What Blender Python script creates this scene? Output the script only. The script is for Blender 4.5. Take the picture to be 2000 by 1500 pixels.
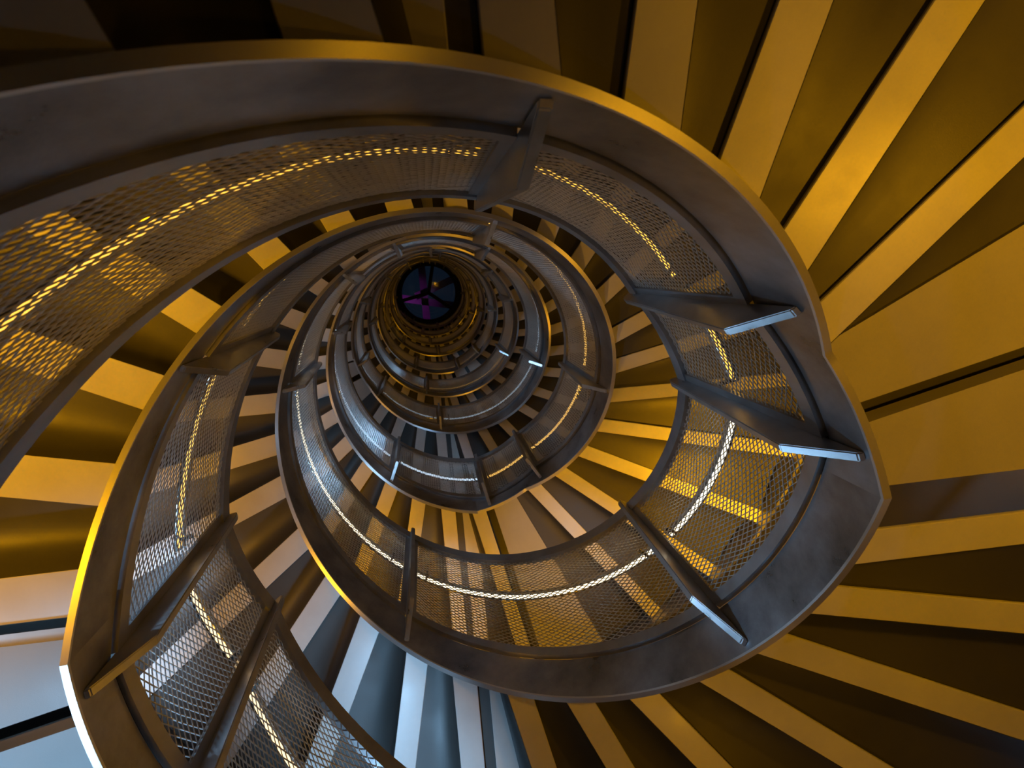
import bpy, bmesh, math, random
from mathutils import Vector, Matrix

# ------------------------------------------------------------------ scene, camera, world, exposure
for o in list(bpy.data.objects):
    bpy.data.objects.remove(o)
SC = bpy.context.scene
COL = SC.collection
R = 1.35                      # radius of the stair well in metres
PI = math.pi
rad = math.radians

# helix constants (unit: well radius)
S = 0.5626                    # rise per radian
A_E = -0.1995                 # angle where the right hand landing ends
DL = 0.3751                   # angle covered by a landing
D = 4.6574                    # angle from landing to landing
ZA = 1.2314                   # height of that landing over the lens
FL_RISE = S * (D - DL)
FLIGHTS = range(-1, 6)
Z_FLOOR = ZA - FL_RISE - 0.02
Z_TOP = 16.45

cam = bpy.data.cameras.new('camera')
cam.sensor_width = 36.0
cam.lens = 18.0
cam.shift_x = (1000 - 829.8) / 2000
cam.shift_y = -(750 - 526.2) / 2000
cam.clip_start = 0.02
cam.clip_end = 200
cam.dof.use_dof = True
cam.dof.focus_distance = 3.0
cam.dof.aperture_fstop = 3.2
cam_o = bpy.data.objects.new('camera', cam)
COL.objects.link(cam_o)
cam_o.location = (-0.1216 * R, -0.7504 * R, 0)
cam_o.rotation_euler = (PI, 0, 0)
SC.camera = cam_o

w = bpy.data.worlds.new('night')
SC.world = w
w.use_nodes = True
w.node_tree.nodes['Background'].inputs[0].default_value = (0.004, 0.007, 0.013, 1)
w.node_tree.nodes['Background'].inputs[1].default_value = 1.0

SC.cycles.max_bounces = 5
SC.cycles.diffuse_bounces = 2
SC.cycles.glossy_bounces = 3
SC.view_settings.view_transform = 'Standard'
SC.view_settings.look = 'None'
SC.view_settings.exposure = 0.0
SC.view_settings.gamma = 1.0
SC.view_settings.use_curve_mapping = False

AMBER = (1.0, 0.43, 0.006)
COOL = (0.36, 0.66, 1.0)
# unseen wall lamps, added to light the soffits and metal: stair (0/1) whose treads they stand over, angle along it, colour, watts
ADDED_LAMPS = [   # optional: elevation of the beam, height over the treads, beam angle
    # under the near flights
    (1, -30, AMBER, 170, 65, 0.36, 96), (1, -62, AMBER, 10, 65, 0.36, 90), (1, 25, AMBER, 8), (1, 54, AMBER, 22, 65, 0.36, 90),
    (1, 100, COOL, 200, 66, 0.36, 60), (1, 155, AMBER, 110, 65, 0.36, 90), (1, 205, COOL, 14, 30, 0.36, 70), (1, 146, COOL, 80, 92, 0.95, 110),
    (0, -216, COOL, 330, 66, 0.36, 52), (0, -163, AMBER, 280, 65, 0.36, 80), (0, -120, AMBER, 9), (0, -64, AMBER, 8),
    # across the well
    (0, -178, COOL, 14, 8, 0.4, 64), (1, 178, COOL, 360, -9, 0.35, 46), (0, -228, COOL, 16, 14, 0.45, 46), (1, 120, COOL, 170, 3, 0.4, 46), (1, -8, AMBER, 70, 8, 0.45, 50),
    # next flights
    (0, -2, AMBER, 60, 65, 0.36, 100), (0, 24, AMBER, 200, 78, 0.95, 120), (0, 53, COOL, 40, 66, 0.36, 40), (0, 74, AMBER, 70, 65, 0.36, 80), (0, 88, COOL, 40, 66, 0.36, 36),
    (0, 104, AMBER, 130, 70, 0.36, 80), (0, 158, COOL, 60, 40, 0.36, 70), (0, 200, AMBER, 40), (0, 240, AMBER, 14),
    (0, 192, COOL, 200, -12, 0.35, 60), (0, 290, COOL, 240, -12, 0.35, 60),
    (1, 240, AMBER, 24), (1, 330, AMBER, 26), (1, 395, AMBER, 20), (1, 445, COOL, 36, 66, 0.36, 46), (1, 500, COOL, 24, 50, 0.36, 70), (1, 530, AMBER, 20),
    (0, 345, AMBER, 26), (0, 412, COOL, 60, 66, 0.36, 40), (0, 470, AMBER, 22), (0, 530, AMBER, 16),
    (1, 540, COOL, 260, -12, 0.35, 60),
    (1, 620, AMBER, 24), (1, 700, AMBER, 24), (1, 775, COOL, 60, 66, 0.36, 40), (1, 840, AMBER, 24),
    (0, 555, COOL, 200, -12, 0.35, 60), (0, 690, AMBER, 26), (0, 772, COOL, 60, 66, 0.36, 40), (0, 860, AMBER, 26),
    (1, 900, COOL, 170, -12, 0.35, 60),
    (1, 930, AMBER, 28), (1, 1030, AMBER, 28), (1, 1150, AMBER, 28), (1, 1270, AMBER, 28), (1, 1400, AMBER, 28),
    (0, 960, AMBER, 28), (0, 1070, AMBER, 28), (0, 1180, AMBER, 28), (0, 1300, AMBER, 28),
]
STRIP_GLOW = {(0, -1): ((1.0, 0.50, 0.06), 2.4), (0, 0): ((1.0, 0.84, 0.56), 3.2), (1, -1): ((1.0, 0.66, 0.32), 2.4), (1, 0): ((1.0, 0.55, 0.12), 2.2),
       (1, 1): ((0.60, 0.80, 1.0), 2.5), (0, 1): ((0.60, 0.80, 1.0), 1.2)}
STRIP_GLOW_REST = ((1.0, 0.55, 0.12), 0.8)  # emissive strip along each handrail's underside, colour set per flight

# ------------------------------------------------------------------ materials
def mat(name, base, rough=0.5, metal=0.0, var=0.0, scale=6.0, rvar=0.0, bump=0.0, bscale=60.0):
    m = bpy.data.materials.new(name)
    m.use_nodes = True
    nt = m.node_tree
    b = nt.nodes['Principled BSDF']
    b.inputs['Base Color'].default_value = (*base, 1)
    b.inputs['Roughness'].default_value = rough
    b.inputs['Metallic'].default_value = metal
    if var or rvar:
        tc = nt.nodes.new('ShaderNodeTexCoord')
        nz = nt.nodes.new('ShaderNodeTexNoise')
        nz.inputs['Scale'].default_value = scale
        nz.inputs['Detail'].default_value = 6
        nz.inputs['Roughness'].default_value = 0.62
        nt.links.new(tc.outputs['Object'], nz.inputs['Vector'])
        if var:
            cr = nt.nodes.new('ShaderNodeValToRGB')
            cr.color_ramp.elements[0].position = 0.32
            cr.color_ramp.elements[1].position = 0.68
            cr.color_ramp.elements[0].color = (*[c * (1 - var) for c in base], 1)
            cr.color_ramp.elements[1].color = (*[min(1, c * (1 + var)) for c in base], 1)
            nt.links.new(nz.outputs['Fac'], cr.inputs[0])
            nt.links.new(cr.outputs[0], b.inputs['Base Color'])
        if rvar:
            mr = nt.nodes.new('ShaderNodeMapRange')
            mr.inputs[1].default_value = 0.3
            mr.inputs[2].default_value = 0.7
            mr.inputs[3].default_value = rough - rvar
            mr.inputs[4].default_value = rough + rvar
            nt.links.new(nz.outputs['Fac'], mr.inputs[0])
            nt.links.new(mr.outputs[0], b.inputs['Roughness'])
    if bump:
        tc2 = nt.nodes.new('ShaderNodeTexCoord')
        n2 = nt.nodes.new('ShaderNodeTexNoise')
        n2.inputs['Scale'].default_value = bscale
        n2.inputs['Detail'].default_value = 3
        nt.links.new(tc2.outputs['Object'], n2.inputs['Vector'])
        bp = nt.nodes.new('ShaderNodeBump')
        bp.inputs['Strength'].default_value = bump
        bp.inputs['Distance'].default_value = 0.01
        nt.links.new(n2.outputs['Fac'], bp.inputs['Height'])
        nt.links.new(bp.outputs[0], b.inputs['Normal'])
    return m

M = {
    'steel': mat('mill_steel', (0.33, 0.33, 0.345), 0.36, 0.85, 0.42, 3.5, 0.10, 0.06, 140),
    'post': mat('post_steel', (0.50, 0.50, 0.51), 0.34, 0.85, 0.20, 5, 0.08),
    'frame': mat('frame_steel', (0.40, 0.40, 0.41), 0.36, 0.85, 0.20, 5, 0.08),
    'mesh': mat('mesh_steel', (0.74, 0.73, 0.72), 0.40, 0.85),
    'lit_edge': mat('lit_edge_steel', (0.70, 0.69, 0.68), 0.34, 0.7, 0.05, 4),  # paler steel: light on the stringer's lower edge put into the colour
    'rail': mat('polished_steel', (0.80, 0.79, 0.77), 0.20, 1.0),
    'strip': mat('strip_paint', (0.66, 0.65, 0.63), 0.36, 0.0, 0.06, 4, 0.08),
    'tread': mat('tread_paint', (0.058, 0.056, 0.053), 0.5, 0.0, 0.12, 2.2, 0.10, 0.05, 220),
    'landing': mat('landing_paint', (0.44, 0.43, 0.41), 0.50, 0.0, 0.08, 2.2, 0.10, 0.05, 220),
    'wall': mat('wall_plaster', (0.16, 0.15, 0.14), 0.85, 0.0, 0.08, 1.5),
    'floor': mat('floor_concrete', (0.22, 0.22, 0.22), 0.6, 0.0, 0.15, 2.0),
    'black': mat('black_metal', (0.012, 0.012, 0.014), 0.5, 0.3, 0.2, 8),
    'lampbody': mat('added_lamp_body', (0.25, 0.25, 0.25), 0.4, 0.6, 0.1, 8),
    'beam': mat('roof_beam_purple_lit', (0.36, 0.14, 0.36), 0.6, 0.0, 0.25, 1.2),  # purple light on the beams put into the base colour
    'sheet': mat('roof_sheet', (0.10, 0.16, 0.20), 0.6, 0.0, 0.4, 0.6),
}
def glass():
    m = bpy.data.materials.new('skylight_glass')
    m.use_nodes = True
    nt = m.node_tree
    nt.nodes.clear()
    o = nt.nodes.new('ShaderNodeOutputMaterial')
    t = nt.nodes.new('ShaderNodeBsdfTransparent')
    t.inputs[0].default_value = (0.80, 0.90, 0.95, 1)
    g = nt.nodes.new('ShaderNodeBsdfGlossy')
    g.inputs['Roughness'].default_value = 0.05
    f = nt.nodes.new('ShaderNodeFresnel')
    x = nt.nodes.new('ShaderNodeMixShader')
    nt.links.new(f.outputs[0], x.inputs[0])
    nt.links.new(t.outputs[0], x.inputs[1])
    nt.links.new(g.outputs[0], x.inputs[2])
    nt.links.new(x.outputs[0], o.inputs[0])
    return m
M['glass'] = glass()
def glow(name, col, st):
    m = bpy.data.materials.new(name)
    m.use_nodes = True
    b = m.node_tree.nodes['Principled BSDF']
    b.inputs['Base Color'].default_value = (*col, 1)
    b.inputs['Emission Color'].default_value = (*col, 1)
    b.inputs['Emission Strength'].default_value = st
    m.cycles.emission_sampling = 'NONE'     # small lines and lenses; the lamps carry the light
    return m
M['amber_glass'] = glow('amber_diffuser', AMBER, 6)  # glowing faces of the added wall lamps and uplights
M['cool_glass'] = glow('cool_diffuser', COOL, 6)

# ------------------------------------------------------------------ helpers
def to_mesh(name, verts, faces, material, smooth=False, sharp=None):
    me = bpy.data.meshes.new(name)
    me.from_pydata([(v[0] * R, v[1] * R, v[2] * R) for v in verts], [], faces)
    bm = bmesh.new(); bm.from_mesh(me)
    bmesh.ops.recalc_face_normals(bm, faces=bm.faces)
    bm.to_mesh(me); bm.free()
    me.materials.append(material)
    if smooth:
        for p in me.polygons: p.use_smooth = True
        me.set_sharp_from_angle(angle=rad(sharp or 40))
    return me
def link(name, me, parent=None, loc=(0, 0, 0), rz=0.0):
    o = bpy.data.objects.new(name, me)
    COL.objects.link(o)
    o.location = [c * R for c in loc]
    o.rotation_euler = (0, 0, rz)
    if parent: o.parent = parent
    return o
def tag(o, label=None, cat=None, group=None, kind=None):
    if label: o['label'] = label
    if cat: o['category'] = cat
    if group: o['group'] = group
    if kind: o['kind'] = kind
    return o
def pol(r, t, z): return (r * math.cos(t), r * math.sin(t), z)

def sweep(rings):
    """rings: list of closed loops with the same count -> capped tube"""
    v, f = [], []
    n = len(rings[0])
    for q in rings: v += q
    for i in range(len(rings) - 1):
        for j in range(n):
            a, b = i * n + j, i * n + (j + 1) % n
            f.append((a, b, b + n, a + n))
    f.append(tuple(range(n)))
    f.append(tuple(range((len(rings) - 1) * n, len(rings) * n)))
    return v, f
def merge(parts):
    V, F = [], []
    for v, f in parts:
        k = len(V); V += v
        F += [tuple(i + k for i in q) for q in f]
    return V, F

def flight_z(tau):
    """stringer height over the flight's first landing, tau from that landing's end"""
    n = math.floor(tau / D); fr = tau - n * D
    return n * FL_RISE + S * min(fr, D - DL)
def zs(t): return ZA + flight_z(t - A_E)

PINS = [rad(a) for a in (-5.6, 37.4, 113.4, 191.4, 237.25)]
PIN_END = PINS[0] + D
S_R = FL_RISE / (PINS[4] - PINS[0])
def rail_z(tau):
    if tau > PIN_END: return FL_RISE + S_R * (tau - PIN_END)
    return S_R * (min(max(tau, PINS[0]), PINS[4]) - PINS[0])
# ------------------------------------------------------------------ setting
NSEG = 96
def shell(r0, r1, z0, z1):
    v, f = [], []
    for i in range(NSEG):
        t = 2 * PI * i / NSEG
        v += [pol(r0, t, z0), pol(r1, t, z0), pol(r1, t, z1), pol(r0, t, z1)]
    for i in range(NSEG):
        a = i * 4; b = ((i + 1) % NSEG) * 4
        for j in range(4):
            f.append((a + j, a + (j + 1) % 4, b + (j + 1) % 4, b + j))
    return v, f
R_OUT = 2.28
R_WALL = 2.36
tag(link('wall_round', to_mesh('wall_round', *shell(R_WALL, R_WALL + 0.12, Z_FLOOR - 0.1, Z_TOP + 0.3), M['wall'], True)), kind='structure')
def disc(r, z0, z1):
    return sweep([[pol(r, 2 * PI * i / NSEG, z) for i in range(NSEG)] for z in (z0, z1)])
tag(link('floor', to_mesh('floor', *disc(R_WALL, Z_FLOOR - 0.1, Z_FLOOR), M['floor'])), kind='structure')
tag(link('ceiling', to_mesh('ceiling', *shell(1.0, R_WALL, Z_TOP, Z_TOP + 0.18), M['wall'])), kind='structure')

# ------------------------------------------------------------------ stair flights
G = 2 * PI / 28
PHI0 = rad(84.7)
# the steps are not quite evenly spaced around the turn (degrees off the even grid, by place in the turn)
WARP = {-8: -0.6, -7: -1.6, -6: -2.2, -5: -2.3, -4: -2.3, -3: -0.5, 1: -0.8, 4: 0.9, 5: 2.5, 6: 1.2}
def step_angle(k):
    return PHI0 + k * G + rad(WARP.get((k + 14) % 28 - 14, 0.0))
T_STRIP = 0.012
R_IN = 1.016
# the steps fan out from a point a little off the well's axis, so each strip sits differently to its radial line
def q4(x): return round(x / 0.003) * 0.003
def edge_cw(p): return q4(0.13 + 0.05 * math.cos(p + rad(50)))
def edge_ccw(p): return q4(0.13 + 0.05 * math.cos(p + rad(50)) - 0.105 + 0.02 * math.cos(p))
def lift(p): return S * edge_cw(p) + 0.006

def stringer_mesh(r0, r1, z0, z1, name, follow):
    taus = {round(D * i / 108, 5) for i in range(109)} | {round(D - DL, 5), round(PINS[4], 5), round(PIN_END, 5)}
    rings = []
    for t in sorted(taus):
        z = flight_z(t) if t < D - 1e-4 else FL_RISE
        zt = rail_z(t) if follow else z
        rings.append([pol(r0, t, z + z0), pol(r1, t, z + z0), pol(r1, t, zt + z1), pol(r0, t, zt + z1)])
    return to_mesh(name, *sweep(rings), M['steel'], True, 30)
ME_STR = stringer_mesh(1.0, 1.016, 0.0, 0.128, 'stringer', True)
def lit_edge_mesh():  # added band that imitates the lit bottom face of the stringer
    rings = []
    for t in sorted({round(D * i / 108, 5) for i in range(109)} | {round(D - DL, 5)}):
        z = flight_z(t) if t < D - 1e-4 else FL_RISE
        rings.append([pol(0.9985, t, z - 0.004), pol(1.0185, t, z - 0.004), pol(1.0185, t, z + 0.001), pol(0.9985, t, z + 0.004)])
    return to_mesh('lit_edge_band', *sweep(rings), M['lit_edge'], True, 30)
ME_LIT_EDGE = lit_edge_mesh()
ME_OUT = stringer_mesh(R_OUT, R_OUT + 0.02, 0.0, 0.22, 'outer_stringer', False)

_cache = {}
def strip_mesh(e0, e1):
    e0, e1 = round(e0, 4), round(e1, 4)
    k = ('s', e0, e1)
    if k not in _cache:
        v = []
        for z in (0, T_STRIP):
            for r, e in ((R_IN, e0), (R_OUT, e0), (R_OUT, e1), (R_IN, e1)):
                v.append((math.sqrt(max(0, r * r - e * e)), e, z))
        f = [(0, 1, 2, 3), (4, 5, 6, 7), (0, 1, 5, 4), (1, 2, 6, 5), (2, 3, 7, 6), (3, 0, 4, 7)]
        me = to_mesh('soffit_strip', v, f, M['strip'])
        bm = bmesh.new(); bm.from_mesh(me)
        bmesh.ops.bevel(bm, geom=bm.edges[:], offset=0.0022 * R, segments=1, affect='EDGES')
        bm.to_mesh(me); bm.free()
        _cache[k] = me
    return _cache[k]
def tread_mesh(rise, e0, e1, e2, G):
    """soffit from this strip's far edge e0 to the next strip (edges e1, e2): short curved riser, then flat"""
    rise = round(rise, 3)
    k = ('t', rise, e0, e1, e2, round(G, 4))
    if k in _cache: return _cache[k]
    NV = 14
    top = T_STRIP + 0.001
    cols = []
    for i in range(NV + 1):
        a = i / NV * PI / 2
        cols.append((1 - math.cos(a) ** 0.55, math.sin(a) ** 0.62 * (rise + top)))
    def nxt(r, e):
        x, y = math.sqrt(r * r - e * e), e
        return (x * math.cos(G) - y * math.sin(G), x * math.sin(G) + y * math.cos(G))
    rings = []
    for r in (R_IN, 1.4, 1.85, R_OUT):
        x0, y0 = math.sqrt(r * r - e0 * e0), e0
        x1, y1 = nxt(r, e1)
        x2, y2 = nxt(r, e2)
        lower = [(x0 + (x1 - x0) * h, y0 + (y1 - y0) * h, z) for h, z in cols] + [(x2, y2, rise + top)]
        upper = [(x, y, z + 0.045) for x, y, z in lower]
        upper[0] = (upper[0][0], upper[0][1], 0.055)
        rings.append(lower + upper[::-1])
    me = to_mesh('tread', *sweep(rings), M['tread'], True, 35)
    _cache[k] = me
    return me
def panel_mesh(G):
    k = ('panel', round(G, 4))
    if k not in _cache:
        rings = []
        n = 4
        g0, g1 = 0.0, 0.055
        for r in (R_IN, R_OUT):
            low, up = [], []
            for i in range(n + 1):
                a0 = math.asin(g0 / r); a1 = G - math.asin(g1 / r)
                t = a0 + (a1 - a0) * i / n
                low.append(pol(r, t, 0.0)); up.append(pol(r, t, 0.05))
            rings.append(low + up[::-1])
        _cache[k] = to_mesh('landing_panel', *sweep(rings), M['landing'])
    return _cache[k]
def deck_mesh():
    k = 'deck'
    if k not in _cache:
        rings = []
        n = 10
        for i in range(n + 1):
            t = -DL - 0.05 + (DL + 0.1) * i / n
            rings.append([pol(R_IN, t, 0.19), pol(R_OUT, t, 0.19), pol(R_OUT, t, 0.22), pol(R_IN, t, 0.22)])
        _cache[k] = to_mesh('landing_deck', *sweep(rings), M['tread'])
    return _cache[k]

ORD = ['lowest', 'second', 'third', 'fourth', 'fifth', 'sixth', 'topmost']
STAIR = ['the stair with amber landing at right', 'the stair with pale landing at lower left']
def build_flight(h, n):
    base = A_E + n * D + h * PI
    z0 = ZA + n * FL_RISE
    e = bpy.data.objects.new('stair_flight', None)
    COL.objects.link(e)
    e.location = (0, 0, z0 * R)
    e.rotation_euler = (0, 0, base)
    e.empty_display_size = 0.2
    tag(e, f'{ORD[n + 1]} flight of steel steps on {STAIR[h]}', 'stair flight', 'flights of the double spiral stair')
    link('stringer', ME_STR, e)
    link('lit_edge_band', ME_LIT_EDGE, e)
    link('outer_stringer', ME_OUT, e)
    link('landing_deck', deck_mesh(), e, (0, 0, FL_RISE), D)
    a0, a1 = A_E + n * D, A_E + (n + 1) * D
    k = math.ceil((a0 - PHI0) / G - 1) - 1
    while step_angle(k) < a0: k += 1
    while step_angle(k) < a1 - 1e-6:
        p, p1 = step_angle(k), step_angle(k + 1)
        g, g1, w_ = p + h * PI, p1 + h * PI, p1 - p
        za, zb = zs(p) + lift(g), zs(p1) + lift(g1)
        loc = (0, 0, za - z0)
        rz = p - a0
        if zs(p1) - zs(p) < 0.07:
            link('landing_panel', panel_mesh(w_), e, loc, rz)
        else:
            t = link('tread', tread_mesh(zb - za, edge_cw(g), edge_ccw(g1), edge_cw(g1), w_), e, loc, rz)
            link('soffit_strip', strip_mesh(edge_ccw(g), edge_cw(g)), t)
            if (k + 1) % 14 == 0:      # doubled strip where the prefabricated sections meet
                link('soffit_strip', strip_mesh(edge_ccw(g1) - 0.155, edge_cw(g1) - 0.155), t, (0, 0, zb - za), w_)
        k += 1
    return e
for h in (0, 1):
    for n in FLIGHTS:
        build_flight(h, n)

# ------------------------------------------------------------------ railings
def band(t0, t1, r0, r1, z0, z1, n):
    rings = []
    for i in range(n + 1):
        t = t0 + (t1 - t0) * i / n
        z = rail_z(t)
        rings.append([pol(r0, t, z + z0), pol(r1, t, z + z0), pol(r1, t, z + z1), pol(r0, t, z + z1)])
    return sweep(rings)
MZ0, MZ1 = 0.182, 0.842
Z_RAIL = 0.665
PANELS = []
spans = [(PINS[i], PINS[i + 1]) for i in range(4)] + [(PINS[4], PIN_END)]
for (t0, t1) in spans:
    n = max(8, int(math.degrees(t1 - t0) / 2.5))
    g = 0.012
    a, b = t0 + g, t1 - g
    fr = [band(a, b, 0.985, 1.005, 0.136, MZ0, n), band(a, b, 0.978, 1.008, MZ1, 0.905, n),
          band(a, a + 0.028, 0.985, 1.005, MZ0, MZ1, 2), band(b - 0.028, b, 0.985, 1.005, MZ0, MZ1, 2)]
    me_f = to_mesh('mesh_panel', *merge(fr), M['frame'], True, 30)
    # expanded metal: two families of strands
    V, F = [], []
    du, dv = 0.036, 0.0215
    L = b - a; H = MZ1 - MZ0
    sl = dv / du
    wv = 0.0015; th = 0.0014
    for fam in (1, -1):
        c0 = -L * sl if fam == 1 else 0
        cnt = int((L * sl + H) / dv) + 2
        for i in range(cnt):
            c = c0 + i * dv
            # v = c + fam*sl*u
            if fam == 1:
                u0 = max(0, -c / sl); u1 = min(L, (H - c) / sl)
            else:
                u0 = max(0, (c - H) / sl); u1 = min(L, c / sl)
            if u1 - u0 < 1e-3: continue
            m = max(1, int((u1 - u0) / 0.10))
            ring = []
            for j in range(m + 1):
                u = u0 + (u1 - u0) * j / m
                vv = c + fam * sl * u
                t = a + u
                z = rail_z(t) + MZ0 + vv
                rr = 0.995
                ring.append([pol(rr - th, t, z - wv * 0.6), pol(rr + th, t, z - wv), pol(rr + th, t, z + wv * 0.6), pol(rr - th, t, z + wv)])
            base = len(V)
            for q in ring: V += q
            for j in range(m):
                for x in range(4):
                    p0 = base + j * 4 + x; p1 = base + j * 4 + (x + 1) % 4
                    F.append((p0, p1, p1 + 4, p0 + 4))
    me_m = bpy.data.meshes.new('mesh')
    me_m.from_pydata([(x * R, y * R, z * R) for x, y, z in V], [], F)
    me_m.materials.append(M['mesh'])
    # handrail tube behind the mesh
    rings = []
    hr, NS = 0.022, 14
    aa, bb = a + 0.012, b - 0.012
    for i in range(n + 1):
        t = aa + (bb - aa) * i / n
        z = rail_z(t) + Z_RAIL
        rings.append([pol(1.075 + hr * math.cos(2 * PI * j / NS), t, z + hr * math.sin(2 * PI * j / NS)) for j in range(NS)])
    me_h = to_mesh('handrail', *sweep(rings), M['rail'], True, 50)
    hw = 0.0065
    rings = []
    for i in range(n + 1):
        t = aa + 0.01 + (bb - aa - 0.02) * i / n
        z = rail_z(t) + Z_RAIL - hr
        rings.append([pol(1.066 - hw, t, z - 0.002), pol(1.066 + hw, t, z - 0.005), pol(1.066 + hw, t, z + 0.003), pol(1.066 - hw, t, z + 0.006)])
    glow_v, glow_f = sweep(rings)
    br = []
    for fr_ in (0.06, 0.94):
        t = aa + (bb - aa) * fr_
        z = rail_z(t) + Z_RAIL
        w_ = 0.006
        br.append(to_mesh('bracket', *sweep([[pol(r, t - w_, zz - 0.006), pol(r, t + w_, zz - 0.006), pol(r, t + w_, zz + 0.006), pol(r, t - w_, zz + 0.006)]
                  for r, zz in ((1.0, z - 0.05), (1.05, z - 0.05), (1.075, z - 0.018), (1.08, z - 0.012))]), M['rail']))
    PANELS.append((me_f, me_m, me_h, br, glow_v, glow_f))
def post_mesh(low):
    prof = [(1.0, low), (0.985, low + 0.005), (0.890, low + 0.150), (0.938, 0.885), (0.950, 0.92), (0.99, 0.92), (0.995, low + 0.15)]
    me = to_mesh('post', *sweep([[(r, s_ * 0.0115, z) for r, z in prof] for s_ in (-1, 1)]), M['post'])
    bm = bmesh.new(); bm.from_mesh(me)
    bmesh.ops.bevel(bm, geom=bm.edges[:], offset=0.003 * R, segments=2, affect='EDGES')
    bm.to_mesh(me); bm.free()
    return me
ME_POST = [post_mesh(0.02), post_mesh(-0.035)]
_strip_glow = {}
def strip_glow_mat(col, st):
    if (col, st) not in _strip_glow: _strip_glow[(col, st)] = glow('glow_strip', col, st)
    return _strip_glow[(col, st)]
def build_railing(h, n):
    base = A_E + n * D + h * PI
    z0 = ZA + n * FL_RISE
    e = bpy.data.objects.new('stair_railing', None)
    COL.objects.link(e)
    e.location = (0, 0, z0 * R)
    e.rotation_euler = (0, 0, base)
    e.empty_display_size = 0.2
    tag(e, f'mesh railing of the {ORD[n + 1]} flight on {STAIR[h]}', 'railing', 'mesh railings of the double spiral stair')
    for t in PINS:
        link('post', ME_POST[0 if t < 0 else 1], e, (0, 0, rail_z(t)), t)
    lm = strip_glow_mat(*STRIP_GLOW.get((h, n), STRIP_GLOW_REST))
    for me_f, me_m, me_h, br, lv, lf in PANELS:
        p = link('mesh_panel', me_f, e)
        tag(link('mesh', me_m, p), kind='stuff')
        hh = link('handrail', me_h, e)
        for b_ in br: link('bracket', b_, hh)
        link('glow_strip', to_mesh('glow_strip', lv, lf, lm), hh)
for h in (0, 1):
    for n in FLIGHTS:
        build_railing(h, n)

# ------------------------------------------------------------------ skylight over the well
sk = bpy.data.objects.new('window_1', None)
COL.objects.link(sk)
sk.location = (0, 0, Z_TOP * R)
tag(sk, kind='structure')
link('window_frame', to_mesh('window_frame', *shell(0.86, 1.03, -0.06, 0.12), M['black'], True, 30), sk)
def bar_mesh(l0, l1, hw, z0, z1, m, name):
    return to_mesh(name, *sweep([[(l, -hw, z0), (l, hw, z0), (l, hw, z1), (l, -hw, z1)] for l in (l0, l1)]), m)
ANG = (-82, 34, 163)
for a in ANG:
    link('mullion', bar_mesh(-0.03, 0.9, 0.055, -0.05, 0.08, M['black'], 'mullion'), sk, rz=rad(a))
for i in range(3):
    a0, a1 = rad(ANG[i]), rad(ANG[(i + 1) % 3])
    if a1 < a0: a1 += 2 * PI
    low, up = [(0, 0, 0.02)], [(0, 0, 0.03)]
    for j in range(25):
        t = a0 + (a1 - a0) * j / 24
        low.append(pol(0.95, t, 0.02)); up.append(pol(0.95, t, 0.03))
    link('pane', to_mesh('pane', *sweep([low, up]), M['glass']), sk)
# roof steelwork over the glass, painted purple and washed by an added magenta lamp
rs = bpy.data.objects.new('roof_steelwork', None)
COL.objects.link(rs)
rs.location = (0, 0, (Z_TOP + 0.9) * R)
tag(rs, 'purple lit roof beams crossing above the skylight', 'roof beams')
for x, y, a, l in ((-0.05, 0.35, 8, 2.2), (-0.15, 0.0, 84, 2.2), (0.25, -0.15, -25, 1.5)):
    b = link('beam', bar_mesh(-l / 2, l / 2, 0.12, 0, 0.16, M['beam'], 'beam'), rs, (x, y, 0), rad(a))

# ------------------------------------------------------------------ added lamps
def added_wall_lamp(deg, z, col, watts, label, elev=None, beam=None):
    t = rad(deg)
    if elev is None: elev = 50 if col is AMBER else 68
    e = bpy.data.objects.new('added_wall_lamp', None)
    COL.objects.link(e)
    e.location = [c * R for c in pol(R_WALL, t, z)]
    e.rotation_euler = (0, 0, t + PI)
    tag(e, label, 'lamp', 'added round wall lamps along the stair')
    NB = 24
    def ring(r, x): return [(x, r * math.cos(2 * PI * j / NB), r * math.sin(2 * PI * j / NB)) for j in range(NB)]
    link('added_lamp_body', to_mesh('added_lamp_body', *sweep([ring(0.075, 0.0), ring(0.075, 0.03), ring(0.068, 0.04)]), M['lampbody'], True, 30), e)
    link('diffuser', to_mesh('diffuser', *sweep([ring(0.064, 0.038), ring(0.060, 0.05), ring(0.03, 0.058)]), M['amber_glass' if col is AMBER else 'cool_glass'], True, 30), e)
    l = bpy.data.lights.new('added_lamp_light', 'SPOT')
    l.energy = watts * LAMP_GAIN
    l.color = col
    l.spot_size = rad(beam or (128 if col is AMBER else 96))
    l.spot_blend = 0.6
    l.shadow_soft_size = 0.09
    lo = bpy.data.objects.new('added_lamp_light', l)
    COL.objects.link(lo)
    lo.parent = e
    lo.location = (0.075 * R, 0, 0)
    lo.rotation_euler = (PI / 2 + rad(elev), 0, -PI / 2)
LAMP_GAIN = 1.0
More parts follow.
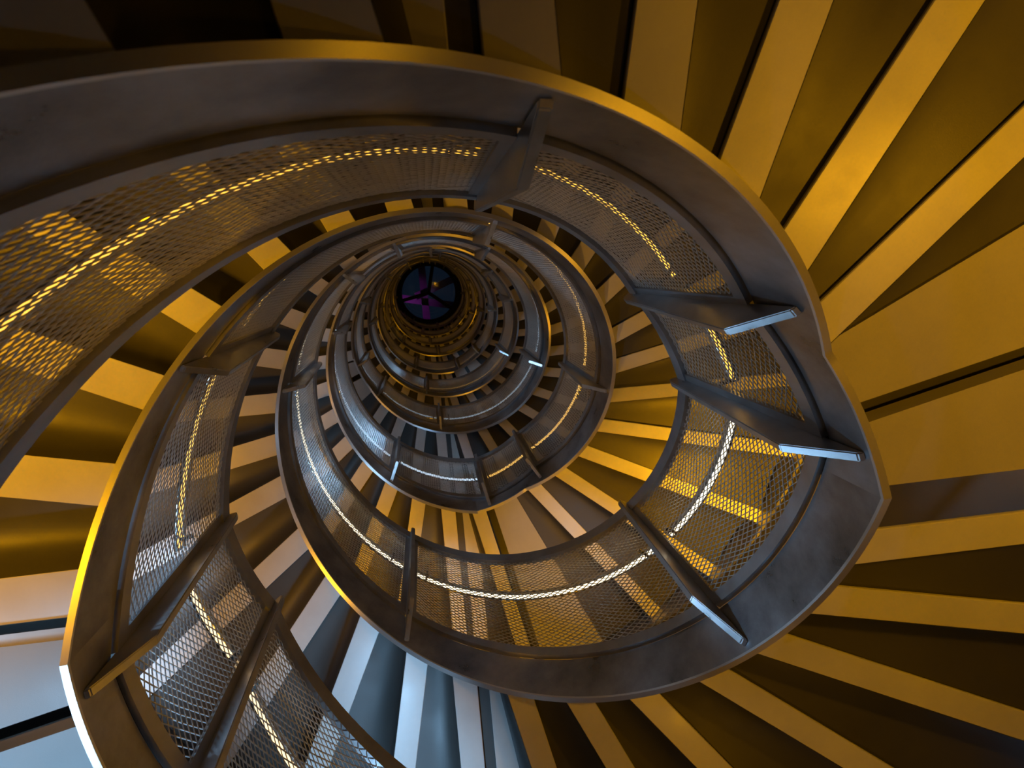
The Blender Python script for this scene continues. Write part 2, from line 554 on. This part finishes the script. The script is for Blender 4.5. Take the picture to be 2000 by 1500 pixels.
for h, deg, col, watts, *opt in ADDED_LAMPS:
    t = rad(deg) - h * PI
    n = math.floor((t - A_E) / D)
    if zs(t) > Z_TOP - 1.2 or n < -1: continue
    c = 'amber' if col is AMBER else 'white'
    added_wall_lamp(deg, zs(t) + (opt[1] if opt else 0.36), col, watts, f'{c} added wall lamp by {ORD[n + 1]} flight of {STAIR[h]}', *((opt[0], opt[2]) if opt else ()))
l = bpy.data.lights.new('added_roof_light', 'SPOT')  # unseen lamp, added to wash the roof beams magenta
l.energy = 9; l.color = (0.9, 0.15, 0.8); l.shadow_soft_size = 0.1; l.spot_size = rad(120)
lo = bpy.data.objects.new('added_roof_light', l); COL.objects.link(lo)
lo.location = (-0.7 * R, 0.5 * R, (Z_TOP + 0.2) * R)
lo.rotation_euler = (PI, 0, 0)

# unseen uplights added in the lobby floor to brighten the well
def added_floor_uplight(deg, r, col, watts, label):
    e = bpy.data.objects.new('added_floor_uplight', None)
    COL.objects.link(e)
    e.location = [c * R for c in pol(r, rad(deg), Z_FLOOR)]
    tag(e, label, 'lamp', 'added uplights in the lobby floor')
    NB = 24
    def ring(q, z): return [(q * math.cos(2 * PI * j / NB), q * math.sin(2 * PI * j / NB), z) for j in range(NB)]
    link('rim', to_mesh('rim', *sweep([ring(0.075, 0.0), ring(0.075, 0.008), ring(0.066, 0.012)]), M['lampbody'], True, 30), e)
    link('lens', to_mesh('lens', *sweep([ring(0.060, 0.010), ring(0.055, 0.018), ring(0.02, 0.021)]), M['amber_glass' if col is AMBER else 'cool_glass'], True, 30), e)
    l = bpy.data.lights.new('added_lamp_light', 'SPOT')
    l.energy = watts; l.color = col; l.spot_size = rad(150); l.spot_blend = 0.4; l.shadow_soft_size = 0.07
    lo = bpy.data.objects.new('added_lamp_light', l); COL.objects.link(lo)
    lo.parent = e; lo.location = (0, 0, 0.04 * R); lo.rotation_euler = (PI, 0, 0)
added_floor_uplight(75, 0.80, COOL, 5, 'added cool white uplight in the lobby floor under the well')
added_floor_uplight(20, 0.62, AMBER, 6, 'added amber uplight in the lobby floor under the well')
